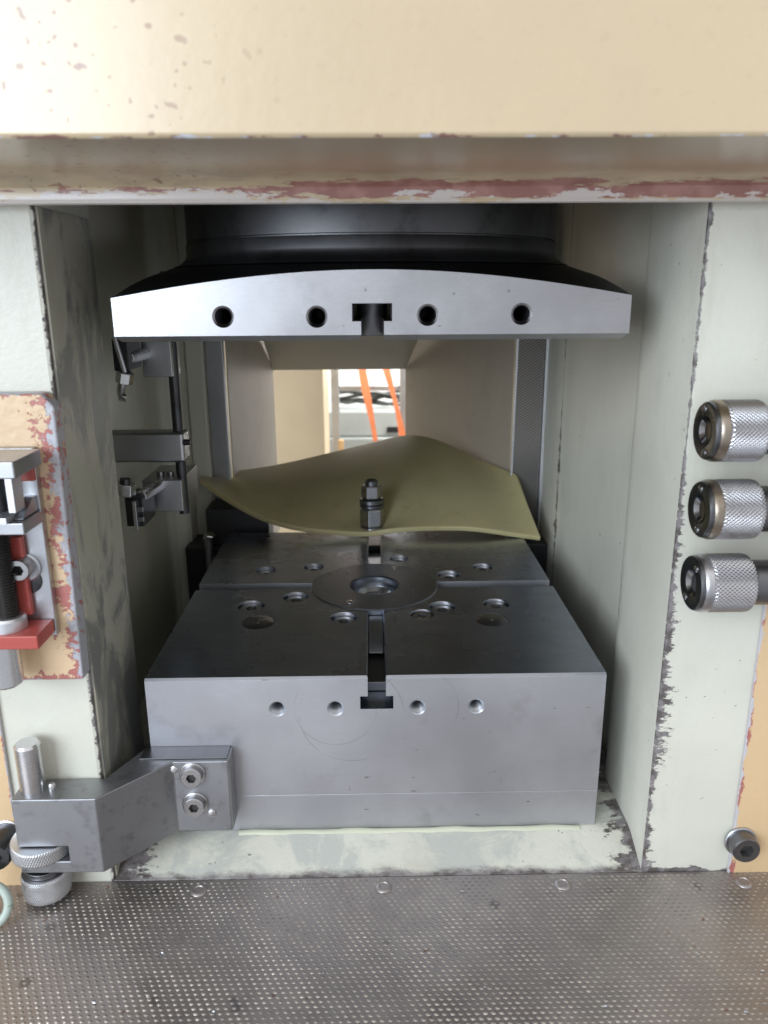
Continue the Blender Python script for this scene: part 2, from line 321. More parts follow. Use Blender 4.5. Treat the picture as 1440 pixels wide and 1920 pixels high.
# ------------------------------------------------------------------ mesh helpers
class MB:
    def __init__(s): s.v = []; s.f = []
    def add(s, vs, fs):
        o = len(s.v); s.v += [tuple(k) for k in vs]; s.f += [tuple(i+o for i in f) for f in fs]; return s
    def box(s, x0, x1, y0, y1, z0, z1):
        return s.add([(x0,y0,z0),(x1,y0,z0),(x1,y1,z0),(x0,y1,z0),(x0,y0,z1),(x1,y0,z1),(x1,y1,z1),(x0,y1,z1)],
                     [(0,3,2,1),(4,5,6,7),(0,1,5,4),(1,2,6,5),(2,3,7,6),(3,0,4,7)])
    def prism(s, poly, ax, a, b):
        """poly: 2-D outline; ax 'z' -> (x,y), 'y' -> (x,z), 'x' -> (y,z); extruded from a to b"""
        ar = sum(poly[i][0]*poly[(i+1) % len(poly)][1]-poly[(i+1) % len(poly)][0]*poly[i][1] for i in range(len(poly)))
        if ar < 0: poly = poly[::-1]
        mk = {'z': lambda p, t: (p[0], p[1], t), 'y': lambda p, t: (p[0], t, p[1]), 'x': lambda p, t: (t, p[0], p[1])}[ax]
        n = len(poly); vs = [mk(p, a) for p in poly]+[mk(p, b) for p in poly]
        fs = [tuple(range(n))[::-1], tuple(range(n, 2*n))]+[(i, (i+1) % n, (i+1) % n+n, i+n) for i in range(n)]
        if ax == 'y': fs = [f[::-1] for f in fs]
        return s.add(vs, fs)
    def lathe(s, prof, o, axis=(0,0,1), seg=32, close=True, phase=0.0):
        """prof: (radius, height) from bottom to top"""
        q = Vector((0,0,1)).rotation_difference(Vector(axis).normalized()); o = Vector(o)
        vs = []; fs = []; n = len(prof)
        for r, h in prof:
            for k in range(seg):
                a = 2*math.pi*k/seg+phase
                vs.append(o+q @ Vector((r*math.cos(a), r*math.sin(a), h)))
        for i in range(n-1):
            for k in range(seg):
                k2 = (k+1) % seg
                fs.append((i*seg+k, i*seg+k2, (i+1)*seg+k2, (i+1)*seg+k))
        if close:
            fs.append(tuple(range(seg))[::-1]); fs.append(tuple((n-1)*seg+k for k in range(seg)))
        return s.add(vs, fs)
    def cyl(s, p0, p1, r, seg=24, r1=None, phase=0.0):
        p0 = Vector(p0); p1 = Vector(p1)
        return s.lathe([(r, 0), (r if r1 is None else r1, (p1-p0).length)], p0, p1-p0, seg, phase=phase)
    def tube(s, pts, r, seg=12):
        pts = [Vector(p) for p in pts]; rings = []; vs = []; fs = []
        prev = None
        for i, p in enumerate(pts):
            t = (pts[min(i+1, len(pts)-1)]-pts[max(i-1, 0)]).normalized()
            u = prev if prev is not None else (Vector((0,0,1)) if abs(t.z) < .9 else Vector((1,0,0)))
            u = (u-t*u.dot(t)).normalized(); prev = u; v = t.cross(u)
            for k in range(seg):
                a = 2*math.pi*k/seg; vs.append(p+(u*math.cos(a)+v*math.sin(a))*r)
        for i in range(len(pts)-1):
            for k in range(seg):
                k2 = (k+1) % seg; fs.append((i*seg+k, i*seg+k2, (i+1)*seg+k2, (i+1)*seg+k))
        fs.append(tuple(range(seg))[::-1]); fs.append(tuple((len(pts)-1)*seg+k for k in range(seg)))
        return s.add(vs, fs)
    def mesh(s, name):
        me = bpy.data.meshes.new(name); me.from_pydata(s.v, [], s.f); me.update()
        bm = bmesh.new(); bm.from_mesh(me); bmesh.ops.recalc_face_normals(bm, faces=bm.faces); bm.to_mesh(me); bm.free()
        return me
    def build(s, name, mat, parent=None, bevel=0.0, smooth=35, seg=2):
        return link(name, s.mesh(name), mat, parent, bevel, smooth, seg)

def link(name, me, mat, parent=None, bevel=0.0, smooth=35, seg=2):
    o = bpy.data.objects.new(name, me); COL.objects.link(o)
    me.materials.clear(); me.materials.append(MAT[mat] if isinstance(mat, str) else mat)
    if smooth:
        me.polygons.foreach_set('use_smooth', [True]*len(me.polygons)); me.set_sharp_from_angle(angle=R(smooth))
    if bevel:
        b = o.modifiers.new('edge', 'BEVEL'); b.width = bevel; b.segments = seg; b.limit_method = 'ANGLE'; b.angle_limit = R(40); b.harden_normals = True
    if parent is not None: attach(o, parent)
    return o
def attach(o, parent):
    o.parent = parent
    q = parent; M = Matrix.Identity(4)
    while q is not None:
        M = Matrix.LocRotScale(q.location, q.rotation_euler, q.scale) @ M if q.parent is None else q.matrix_parent_inverse @ Matrix.LocRotScale(q.location, q.rotation_euler, q.scale) @ M
        q = q.parent
    o.matrix_parent_inverse = M.inverted()
def boolean(base, cutters):
    """base: mesh, cutters: list of (mesh, op) -> new mesh"""
    o = bpy.data.objects.new('work', base); COL.objects.link(o); tmp = [o]
    for me, op in cutters:
        c = bpy.data.objects.new('cut', me); COL.objects.link(c); tmp.append(c)
        m = o.modifiers.new('b', 'BOOLEAN'); m.operation = op; m.solver = 'EXACT'; m.object = c
        bpy.context.view_layer.update()
        dg = bpy.context.evaluated_depsgraph_get()
        new = bpy.data.meshes.new_from_object(o.evaluated_get(dg))
        print('boolean', op, len(o.data.vertices), '->', len(new.vertices))
        o.modifiers.clear(); o.data = new
    me = o.data
    for t in tmp: bpy.data.objects.remove(t)
    return me
def thing(name, loc, label, cat, group=None):
    o = bpy.data.objects.new(name, None); COL.objects.link(o); o.location = loc; o.empty_display_size = 0.02
    return tag(o, label, cat, group)
def tag(o, label, cat, group=None):
    o['label'] = label; o['category'] = cat
    if group: o['group'] = group
    return o

def socket_screw(mb_parent, name, p, axis, r, h, mat='screw', hexr=None, label=None):
    """cap screw: head with bevelled rim and a hexagon socket; base of head at p, axis out of the head"""
    hexr = hexr or r*0.5
    m = MB(); seg = 24
    ax = Vector(axis).normalized()
    q = Vector((0,0,1)).rotation_difference(ax); o = Vector(p)
    prof = [(r, 0), (r, h*0.88), (r*0.93, h)]
    m.lathe(prof, o, axis, seg, close=False)
    base = len(m.v)-seg
    # top annulus to a hexagonal ring sampled with the same number of vertices, then the socket walls and floor
    def hexpt(k, z, s=1.0):
        a = 2*math.pi*k/seg
        sct = math.pi/3; d = hexr*s*math.cos(sct/2)/math.cos((a % sct)-sct/2)
        return o+q @ Vector((d*math.cos(a), d*math.sin(a), z))
    r1 = [hexpt(k, h) for k in range(seg)]; r2 = [hexpt(k, h*0.35) for k in range(seg)]
    vs = r1+r2; off = len(m.v); m.v += [tuple(v) for v in vs]
    for k in range(seg):
        k2 = (k+1) % seg
        m.f.append((base+k, base+k2, off+k2, off+k)); m.f.append((off+k, off+k2, off+seg+k2, off+seg+k))
    m.f.append(tuple(off+seg+k for k in range(seg)))
    m.f.append(tuple(range(seg))[::-1])
    ob = m.build(name, mat, mb_parent, 0, 30)
    ob.data.materials.append(MAT['void'])                 # socket shade painted dark, along with oil and dirt
    nf = len(m.f); tot = seg*2
    for k in range(seg): ob.data.polygons[nf-2-2*seg+2*k+1].material_index = 1
    ob.data.polygons[nf-2].material_index = 1
    return ob

CX = 0.002   # centre line of the press

# ================================================================== LARGE STRUCTURE
# workshop behind the machine
wl = MB().box(-2.0, 2.0, 3.25, 3.30, -1.2, 1.6).build('wall', 'wall'); wl['kind'] = 'structure'
fl = MB().box(-2.5, 2.5, 0.0, 3.25, -1.22, -1.2).build('floor', 'floor'); fl['kind'] = 'structure'

frame = thing('hydraulic_press', (CX, 0.85, -1.2), 'cream painted press frame with beige head and worn paint edges', 'press')
# beige head with stepped underside and hanging lip
hp = [(0.4164, 0.42), (0.4164, 0.0735), (0.4180, 0.0716), (0.512, 0.0716), (0.524, 0.0708), (0.533, 0.0685), (0.5395, 0.0640), (0.5410, 0.0575), (0.5405, 0.0547), (0.5425, 0.0537), (0.60, 0.0620), (0.60, 0.42)]
MB().prism(hp, 'x', -0.75, 0.75).build('head_casting', 'head', frame, 0.0008, 50)
# columns (plan outlines), each one casting with front face, return and recessed inner wall
ZB, ZT = -1.2, 0.40
MB().prism([(-0.46, 0.567), (-0.2305, 0.567), (-0.2282, 0.568), (-0.2275, 0.5705), (-0.2275, 0.678), (-0.229, 0.6815), (-0.285, 0.69), (-0.285, 1.035), (-0.283, 1.048), (-0.276, 1.056), (-0.262, 1.06), (-0.258, 1.065), (-0.2575, 1.108), (-0.46, 1.108)], 'z', ZB, ZT).build('column', 'cream_left', frame, 0, 20)
MB().prism([(0.46, 0.567), (0.2363, 0.567), (0.2341, 0.568), (0.2333, 0.5705), (0.2333, 0.672), (0.2337, 0.683), (0.236, 0.691), (0.2505, 0.70), (0.2505, 0.985), (0.2488, 1.003), (0.2470, 1.012), (0.2470, 1.108), (0.46, 1.108)], 'z', ZB, ZT).build('column', 'cream_right', frame, 0, 35)
# inner cheek of the left column: added skin, grimy and painted darker for shade
MB().box(-0.2278, -0.2262, 0.5715, 0.677, -0.56, 0.0560).build('cheek_shade_skin', 'olive', frame, 0.0006)
MB().box(-0.2855, -0.2830, 0.692, 1.034, -0.56, 0.11).build('recess_shade_skin', 'recess', frame)  # added skin that carries the painted shade of the recess wall
MB().box(-0.284, 0.2495, 0.62, 1.9, 0.112, 0.40).build('crown_light_block', 'void', frame)  # added dark ceiling box that blocks light from above
# sloping sill between the columns and the base under the bolster
MB().prism([(0.5672, -0.4935), (0.600, -0.4785), (0.6125, -0.4765), (1.40, -0.4765), (1.40, -0.7), (0.5672, -0.7)], 'x', -0.282, 0.2470).build('sill', 'sill', frame, 0.0012)
sl = [(-0.125+0.0125*i, 0.6070+0.0006*math.sin(i*1.7), -0.4788+0.0005*math.sin(i*.9)) for i in range(26)]
MB().tube(sl, 0.0034, 8).build('sealant_bead', 'seal', frame, 0, 60)
# tan covers on the outside of both columns
MB().box(-0.46, -0.3025, 0.5635, 0.5668, -0.60, -0.20).build('side_cover', 'orange', frame, 0.001)
MB().box(0.3080, 0.46, 0.5635, 0.5668, -0.60, -0.178).build('side_cover', 'orange', frame, 0.001)
# rear frame jambs
MB().box(-0.2570, -0.2315, 1.098, 1.118, -0.476, 0.11).build('rear_jamb', 'cream', frame, 0.003)
MB().box(-0.2305, -0.2050, 1.104, 1.118, -0.476, 0.11).build('jamb_plate', 'steel', frame, 0.0015)
MB().prism([(0.2445, -0.476), (0.2035, -0.476), (0.2085, 0.11), (0.2445, 0.11)], 'y', 1.106, 1.118).build('ribbed_jamb_strip', 'ribbed', frame, 0.0008)
MB().box(0.2445, 0.2475, 1.099, 1.118, -0.476, 0.11).build('jamb_edge_strip', 'alu', frame, 0.0005)
MB().prism([(0.2035, -0.476), (0.2005, -0.476), (0.2055, 0.11), (0.2085, 0.11)], 'y', 1.104, 1.118).build('jamb_edge_strip', 'alu', frame, 0.0004)

# rear hood of folded sheet metal
hood = thing('rear_hood', (0, 1.3, -0.476), 'beige sheet metal hood funnelling back from the rear opening', 'hood')
def slab(pts, th, name, mat, parent):
    a = [Vector(p) for p in pts]; nrm = (a[1]-a[0]).cross(a[2]-a[0]).normalized()*th
    n = len(a); return MB().add(a+[p+nrm for p in a], [tuple(range(n)), tuple(range(n, 2*n))[::-1]]+[(i, (i+1) % n, (i+1) % n+n, i+n) for i in range(n)]).build(name, mat, parent)
slab([(-0.2049, 1.12, -0.476), (-0.1938, 1.55, -0.476), (-0.1938, 1.55, 0.111), (-0.2049, 1.12, 0.111)], 0.002, 'hood_side', 'hood', hood)
slab([(0.2076, 1.12, -0.476), (0.2076, 1.12, 0.111), (0.0702, 1.55, 0.111), (0.0702, 1.55, -0.476)], 0.002, 'hood_side', 'hood', hood)
slab([(-0.188, 1.13, 0.060), (0.122, 1.13, 0.060), (0.0685, 1.55, -0.151), (-0.1925, 1.55, -0.151)], 0.002, 'hood_top', 'hood_top', hood)

# ================================================================== SHELF WITH RAISED TREAD
shelf = thing('tread_shelf', (CX, 0.47, -0.51), 'worn grey steel shelf plate with raised dot tread in front', 'shelf')
SZ = -0.4928
MB().box(-0.55, 0.55, 0.30, 0.5662, SZ-0.012, SZ).build('plate', 'shelf', shelf, 0.001)
tm = MB()
shelf_screws = [(-0.1515, 0.553), (0.0065, 0.5535), (0.1605, 0.553), (0.3165, 0.5515)]
row = 0; y = 0.5620
while y > 0.372:
    xs = -0.38+(0.0029 if row % 2 else 0)-0.0006*row
    x = xs
    while x < 0.40:
        if all((x-a)**2+(y-b)**2 > 0.0078**2 for a, b in shelf_screws) and random.random() > 0.004:
            L, W, H = 0.0022, 0.00130, 0.00058+random.uniform(-.00014, .00014)+0.00016*math.sin(x*41+1.3)*math.sin(y*67+x*23)
            c, s_ = math.cos(-0.12), math.sin(-0.12)
            ring = []; top = []
            for k in range(6):
                a = math.pi*k/3+math.pi/6
                dx, dy = L*math.cos(a), W*math.sin(a)
                ring.append((x+dx*c-dy*s_, y+dx*s_+dy*c, SZ-0.0001)); top.append((x+(dx*c-dy*s_)*.55, y+(dx*s_+dy*c)*.55, SZ+H))
            tm.add(ring+top, [(k, (k+1) % 6, (k+1) % 6+6, k+6) for k in range(6)]+[(6, 7, 8, 9, 10, 11)])
        x += 0.0058
    y -= 0.0041; row += 1
me = bpy.data.meshes.new('tread_dots'); me.from_pydata(tm.v, [], tm.f); me.update()
td = link('tread_dots', me, 'tread', shelf, 0, 80); td['kind'] = 'stuff'
for (a, b) in shelf_screws:
    MB().lathe([(0.0072, -0.002), (0.0072, 0.0002), (0.0064, 0.0012), (0.0045, 0.0018), (0.0038, 0.0009), (0.0, 0.0009)], (a, b, SZ), seg=24).build('screw', 'shelf', shelf, 0, 40)

fk = MB(); rf = random.Random(3)
for k in range(16):
    x, y, a, r = rf.uniform(-0.33, 0.36), rf.uniform(0.40, 0.562), rf.uniform(0, 6.3), rf.uniform(0.0005, 0.0012)
    z = SZ+0.0006
    fk.add([(x+r*1.6*math.cos(a+q)*(1+.4*rf.random()), y+r*math.sin(a+q), z+0.0004*rf.random()) for q in (0, 1.5, 3.1, 4.6)]+[(x, y, z+0.0011)], [(0, 1, 4), (1, 2, 4), (2, 3, 4), (3, 0, 4), (3, 2, 1, 0)])
sw = fk.build('metal_swarf', 'steel', None, 0, 0); sw['kind'] = 'stuff'; sw['label'] = 'tiny pale metal flakes scattered over the tread shelf'; sw['category'] = 'swarf'

# ================================================================== RAM AND UPPER PLATEN
RC = (CX, 0.819)
ram = thing('press_ram', (RC[0], RC[1], 0.028), 'dark oily cylindrical ram above the upper platen', 'ram')
MB().lathe([(0.1925, 0.0208), (0.186, 0.0235), (0.1815, 0.0275), (0.1800, 0.032), (0.1800, 0.0405), (0.1795, 0.0412)], (RC[0], RC[1], 0), seg=96).build('flange', 'ram', ram, 0, 40)
MB().lathe([(0.1775, 0.0405), (0.1775, 0.0425), (0.1790, 0.0430), (0.1790, 0.115)], (RC[0], RC[1], 0), seg=96).build('cylinder', 'ram', ram, 0, 40)

PX0, PX1, PY0, PY1, PZ = CX-0.1965, CX+0.1965, 0.609, 1.029, -0.0375
plat = thing('upper_platen', (CX, 0.819, PZ), 'square steel upper platen with T-slot and four holes in its front face', 'platen')
ch = 0.0042
tx0, tx1, ty0, ty1 = CX-0.0157, CX+0.0147, -0.0232, -0.0100   # wide part of the slot
nx0, nx1 = CX-0.0090, CX+0.0085
outline = [(PX0, 0.05), (PX0, PZ+ch), (PX0+ch, PZ), (nx0-0.0015, PZ), (nx0, PZ+0.0015), (nx0, ty0), (tx0, ty0), (tx0, ty1), (tx1, ty1), (tx1, ty0), (nx1, ty0), (nx1, PZ+0.0015), (nx1+0.0015, PZ), (PX1-ch, PZ), (PX1, PZ+ch), (PX1, 0.05)]
base = MB().prism(outline, 'y', PY0, PY1).mesh('p')
cone = MB().lathe([(0.33, -0.08), (0.33, -0.0145), (0.283, -0.0040), (0.250, 0.0045), (0.21, 0.0145), (0.195, 0.0195), (0.05, 0.0205)], (RC[0], RC[1], 0), seg=128).mesh('c')
wedge = MB().prism([(PY0-0.01, PZ-0.01), (PY0-0.01, PZ+ch+0.01), (PY0, PZ+ch), (PY0+ch, PZ), (PY0+ch+0.01, PZ-0.01)], 'x', -0.3, 0.3).mesh('w')
hm = MB()
for hx, hz in ((-0.1114, -0.0192), (-0.0405, -0.0196), (0.0437, -0.0188), (0.1152, -0.0185)):
    hm.lathe([(0.0082, -0.01), (0.0082, 0.0), (0.0066, 0.0014), (0.0066, 0.10)], (hx, PY0, hz), (0, 1, 0), 32)
pm = boolean(base, [(cone, 'INTERSECT'), (wedge, 'DIFFERENCE'), (hm.mesh('h'), 'DIFFERENCE')])
link('body', pm, 'platen', plat, 0.0004, 25, 1)
for hx, hz in ((-0.1114, -0.0192), (-0.0405, -0.0196), (0.0437, -0.0188), (0.1152, -0.0185)):
    prof = []
    for i in range(16): prof += [(0.0066, 0.0018+i*0.0024), (0.0057, 0.0018+i*0.0024+0.0012)]
    MB().lathe(prof+[(0.0057, 0.095), (0.0, 0.096)], (hx, PY0, hz), (0, 1, 0), 28, close=False).build('hole_thread', 'black_steel', plat, 0, 20)  # dark liner paints the depth of the holes black
MB().lathe([(0.0125, -0.0385), (0.0132, -0.0375), (0.0132, 0.0)], (CX-0.0005, 0.70, 0), seg=32).build('centre_pin', 'steel_dark', plat, 0, 40)

# ================================================================== LOWER BOLSTER
BX0, BX1, BY0, BY1, BZ = CX-0.2002, CX+0.2005, 0.609, 1.029, -0.322
bol = thing('lower_bolster', (CX, 0.819, -0.4765), 'heavy square steel bolster block with crossed T-slots and round centre insert', 'bolster')
ox0, ox1 = CX-0.0075, CX+0.0083
wx0, wx1 = CX-0.0142, CX+0.0148
outl = [(BX0, -0.4395), (BX1, -0.4395), (BX1, BZ), (ox1+0.001, BZ), (ox1, BZ-0.001), (ox1, -0.3412), (wx1, -0.3412), (wx1, -0.3535), (wx0, -0.3535), (wx0, -0.3412), (ox0, -0.3412), (ox0, BZ-0.001), (ox0-0.001, BZ), (BX0, BZ)]
base = MB().prism(outl, 'y', BY0, BY1).mesh('b')
cut = MB()
DC = (0.0016, 0.824)
cross = MB().box(-0.3, 0.3, 0.8165, 0.8345, -0.3412, -0.30).mesh('x')
cross2 = MB().box(-0.3, 0.3, 0.8110, 0.8400, -0.3535, -0.3411).mesh('x2')
disc = MB().lathe([(0.0716, -0.012), (0.0716, 0.02)], (DC[0], DC[1], BZ), seg=96).mesh('d')
bore = MB().lathe([(0.028, -0.05), (0.028, 0.0)], (DC[0], DC[1], BZ), seg=48).mesh('bo')
screws = [(-0.1283, 0.8789, 0.0125, 0.005), (-0.0716, 0.8881, 0.0125, 0.004), (0.0326, 0.9157, 0.0125, 0.004), (0.1323, 0.8813, 0.0125, 0.003), (0.0894, 0.8572, 0.0135, 0.004),
          (-0.0842, 0.7934, 0.0145, 0.004), (-0.1295, 0.7695, 0.0148, 0.003), (-0.0300, 0.7357, 0.0142, 0.004), (0.0505, 0.742, 0.0125, 0.0012), (0.0733, 0.7617, 0.0142, 0.004), (0.1311, 0.7671, 0.0140, 0.003)]
plugs = [(-0.1162, 0.7264, 0.0165), (0.1198, 0.7257, 0.0165)]
for x, y, r, d in screws: cut.lathe([(r-0.0006, -0.011), (r-0.0006, -0.0008), (r+0.0004, 0.0006), (r+0.0004, 0.01)], (x, y, BZ), seg=32)
for x, y, r in plugs: cut.lathe([(r, -0.0016), (r, 0.01)], (x, y, BZ), seg=32)
fh = MB()
for hx, hz in ((-0.0848, -0.3522), (-0.034, -0.3525), (0.038, -0.3525), (0.0895, -0.3523)):
    fh.lathe([(0.0074, -0.01), (0.0074, 0.0), (0.0062, 0.0011), (0.0062, 0.030)], (hx, BY0, hz), (0, 1, 0), 28)
bm_ = boolean(base, [(cross, 'DIFFERENCE'), (cross2, 'DIFFERENCE'), (disc, 'DIFFERENCE'), (bore, 'DIFFERENCE'), (cut.mesh('s'), 'DIFFERENCE'), (MB().prism([(BY0-0.01, BZ+0.01), (BY0-0.01, BZ-0.0022), (BY0, BZ-0.0022), (BY0+0.0022, BZ), (BY0+0.0022, BZ+0.01)], 'x', -0.3, 0.3).mesh('ch'), 'DIFFERENCE'), (fh.mesh('f'), 'DIFFERENCE')])
# 
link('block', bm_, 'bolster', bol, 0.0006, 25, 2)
MB().box(BX0+0.0004, BX1+0.0002, BY0+0.0004, BY1, -0.4765, -0.4399).build('base_plate', 'bolster', bol, 0.0006)
# tapped hole threads
for hx, hz in ((-0.0848, -0.3522), (-0.034, -0.3525), (0.038, -0.3525), (0.0895, -0.3523)):
    prof = []
    for i in range(9): prof += [(0.0062, 0.0014+i*0.0022), (0.0052, 0.0014+i*0.0022+0.0011)]
    MB().lathe(prof, (hx, BY0, hz), (0, 1, 0), 28, close=False).build('hole_thread', 'steel', bol, 0, 20)
# centre insert: ring with a stepped bore
ins = MB().lathe([(0.0265, -0.012), (0.0712, -0.012), (0.0712, -0.0002), (0.0700, 0.0010), (0.0288, 0.0010), (0.0270, -0.0004), (0.0265, -0.004), (0.0265, -0.012)], (DC[0], DC[1], BZ), seg=96, close=False).build('centre_insert', 'insert', bol, 0, 25)
MB().lathe([(0.0262, -0.02), (0.0262, -0.010), (0.0190, -0.0085), (0.0150, -0.013), (0.0, -0.015)], (DC[0], DC[1], BZ), seg=48).build('bore_plug', 'bright', bol, 0, 40)
for x, y in ((-0.0244, 0.7749), (0.0268, 0.8792)):
    MB().lathe([(0.0046, 0.0005), (0.0046, 0.0013), (0.0036, 0.0018), (0.0, 0.0020)], (x, y, BZ), seg=20).build('dowel', 'bright', ins, 0, 40)
for x, y, r, d in screws:
    socket_screw(bol, 'socket_screw', (x, y, BZ-0.0108), (0, 0, 1), r-0.0022, 0.0108-d, 'screw')
for x, y, r in plugs:
    MB().lathe([(r-0.0004, -0.0015), (r-0.0004, -0.0003), (r-0.0012, 0.0002), (0.0022, 0.0001), (0.0016, 0.0008), (0.0, 0.0009)], (x, y, BZ), seg=40).build('plug', 'steel_dark', bol, 0, 40)
# filler strip lying in the front slot, sloping down to the front
MB().prism([(0.7515, -0.3400), (0.7515, -0.3275), (0.705, -0.3295), (0.690, -0.3400)], 'x', ox0+0.0007, ox1-0.0007).build('slot_filler', 'steel', bol, 0.0008)
MB().box(wx0+0.001, wx1-0.001, 0.64, 0.75, -0.3533, -0.3440).build('slot_key', 'steel_dark', bol, 0.001)

# ================================================================== RUBBER SHEET
FRONT = [(-0.2379, 1.06, -0.2516), (-0.1957, 1.035, -0.2745), (-0.1502, 1.015, -0.2943), (-0.0993, 1.005, -0.3069), (-0.0419, 1.003, -0.3132), (-0.0046, 1.002, -0.3140), (0.0335, 1.0, -0.3084), (0.1226, 0.995, -0.3064), (0.1865, 0.99, -0.3138), (0.2246, 0.985, -0.3190)]
BACK = [(-0.2467, 1.1, -0.2579), (-0.2149, 1.15, -0.2626), (-0.1652, 1.2, -0.266), (-0.1194, 1.25, -0.2669), (-0.0505, 1.28, -0.2567), (0.0031, 1.3, -0.2475), (0.0663, 1.3, -0.2362), (0.116, 1.25, -0.239), (0.1678, 1.18, -0.2546), (0.2083, 1.1, -0.2584)]
def spline(pts, n):
    P = [Vector(p) for p in pts]; out = []
    for i in range(n):
        t = i/(n-1)*(len(P)-1); k = min(int(t), len(P)-2); u = t-k
        a = P[max(k-1, 0)]; b = P[k]; c = P[k+1]; d = P[min(k+2, len(P)-1)]
        out.append(0.5*((2*b)+(c-a)*u+(2*a-5*b+4*c-d)*u*u+(3*b-a-3*c+d)*u**3))
    return out
def make_sheet():
    NU, NV = 61, 25
    f = spline(FRONT, NU); b = spline(BACK, NU); vs = []; fs = []
    for j in range(NV):
        t = j/(NV-1)
        for i in range(NU):
            p = f[i].lerp(b[i], t)
            s = i/(NU-1)
            # the nut holds it down near the slot, elsewhere it bellies up a little
            hold = math.exp(-((p.x-0.0)/0.035)**2-((p.y-1.022)/0.03)**2)
            p.z += 0.010*math.sin(math.pi*t)*math.sin(math.pi*s)*(1-hold)
            p.z = p.z*(1-hold*0.9)+(-0.3142)*hold*0.9 if t > 0.02 else p.z
            vs.append(p)
    for j in range(NV-1):
        for i in range(NU-1):
            a = j*NU+i; fs.append((a, a+1, a+NU+1, a+NU))
    me = bpy.data.meshes.new('rubber_sheet'); me.from_pydata([tuple(v) for v in vs], [], fs); me.update()
    o = link('rubber_sheet', me, 'rubber', None, 0, 60)
    m = o.modifiers.new('thick', 'SOLIDIFY'); m.thickness = 0.0072; m.offset = -1
    bv = o.modifiers.new('edge', 'BEVEL'); bv.width = 0.0012; bv.segments = 2; bv.limit_method = 'ANGLE'; bv.angle_limit = R(50)
    s = o.modifiers.new('sub', 'SUBSURF'); s.levels = 1; s.render_levels = 1
    return tag(o, 'olive yellow wavy rubber sheet lying over the back of the steel bolster', 'rubber sheet')
make_sheet()

# clamp stud standing on the sheet
SP = (-0.0006, 1.022)
stud = thing('clamp_stud', (SP[0], SP[1], -0.3155), 'dark threaded stud with two hex nuts holding down the rubber sheet', 'stud')
def hexnut(name, z0, z1, r, mat, parent, c, ph=0.0, axis=(0, 0, 1)):
    h = z1-z0
    return MB().lathe([(r*0.90, 0), (r, h*0.1), (r, h*0.88), (r*0.9, h)], (c[0], c[1], z0) if len(c) == 2 else c, axis, 6, phase=ph).build(name, mat, parent, 0.0007, 20)
MB().lathe([(0.0150, 0), (0.0158, 0.001), (0.0158, 0.0035), (0.0145, 0.0042)], (SP[0], SP[1], -0.3155), seg=36).build('washer', 'screw', stud, 0, 30)
hexnut('nut', -0.3112, -0.2855, 0.0168, 'screw', stud, SP, 0.25)
MB().lathe([(0.0135, 0), (0.0163, 0.001), (0.0165, 0.0045), (0.0150, 0.0055), (0.0165, 0.0065), (0.0165, 0.0115), (0.015, 0.0125)], (SP[0], SP[1], -0.2848), seg=40).build('collar', 'steel_dark', stud, 0, 30)
hexnut('nut', -0.2720, -0.2535, 0.0142, 'screw', stud, SP, 0.05)
MB().lathe([(0.0088, 0), (0.0088, 0.005), (0.0078, 0.0065), (0.0060, 0.0072), (0.004, 0.006), (0.0, 0.006)], (SP[0], SP[1], -0.2536), seg=28).build('threaded_end', 'steel_dark', stud, 0, 30)

# ================================================================== SWING ARM BRACKET (lower left)
AZ0, AZ1 = -0.4590, -0.3890
br = thing('swing_bracket', (-0.2, 0.57, AZ0), 'dark angled steel bracket bolted to the bolster with upright pin and knurled wheel', 'bracket')
plan = [(-0.2902, 0.5375), (-0.2232, 0.5375), (-0.1738, 0.5868), (-0.1268, 0.5868), (-0.1255, 0.5885), (-0.1255, 0.6088), (-0.2030, 0.6088), (-0.2240, 0.5655), (-0.2902, 0.5655)]
bmesh0 = MB().prism(plan, 'z', AZ0, AZ1).mesh('a')
slot = MB().box(-0.30, -0.2500, 0.52, 0.60, -0.4478, -0.4335).mesh('s')
link('arm', boolean(bmesh0, [(slot, 'DIFFERENCE')]), 'bracket', br, 0.0011, 25, 2)
MB().box(-0.2030, -0.1275, 0.5905, 0.6086, AZ1+0.0002, AZ1+0.0012).build('packing_strip', 'steel_dark', br, 0.0003)
for x, z in ((-0.1572, -0.4010), (-0.1570, -0.4305)):
    MB().lathe([(0.0112, 0.0), (0.0112, 0.0012), (0.0104, 0.0018)], (x, 0.5868, z), (0, -1, 0), 32).build('washer', 'screw', br, 0, 30)
    socket_screw(br, 'socket_screw', (x, 0.5850, z), (0, -1, 0), 0.0092, 0.0055, 'screw', 0.0045)
for x, z in ((-0.1728, -0.3965), (-0.1432, -0.4405)):
    MB().lathe([(0.0036, 0), (0.0036, 0.0012), (0.0025, 0.0018), (0, 0.0019)], (x, 0.5870, z), (0, -1, 0), 20).build('dowel', 'bright', br, 0, 30)
pinp = (-0.2772, 0.5510)
MB().lathe([(0.0100, -0.02), (0.0100, 0.0415), (0.0085, 0.0435), (0.0, 0.0437)], (pinp[0], pinp[1], AZ1), seg=40).build('pin', 'bright', br, 0, 30)
MB().lathe([(0.0030, 0), (0.0030, 0.005), (0.0018, 0.0068), (0, 0.007)], (-0.2618, 0.5500, AZ1), seg=16).build('stop_ball', 'bright', br, 0, 40)
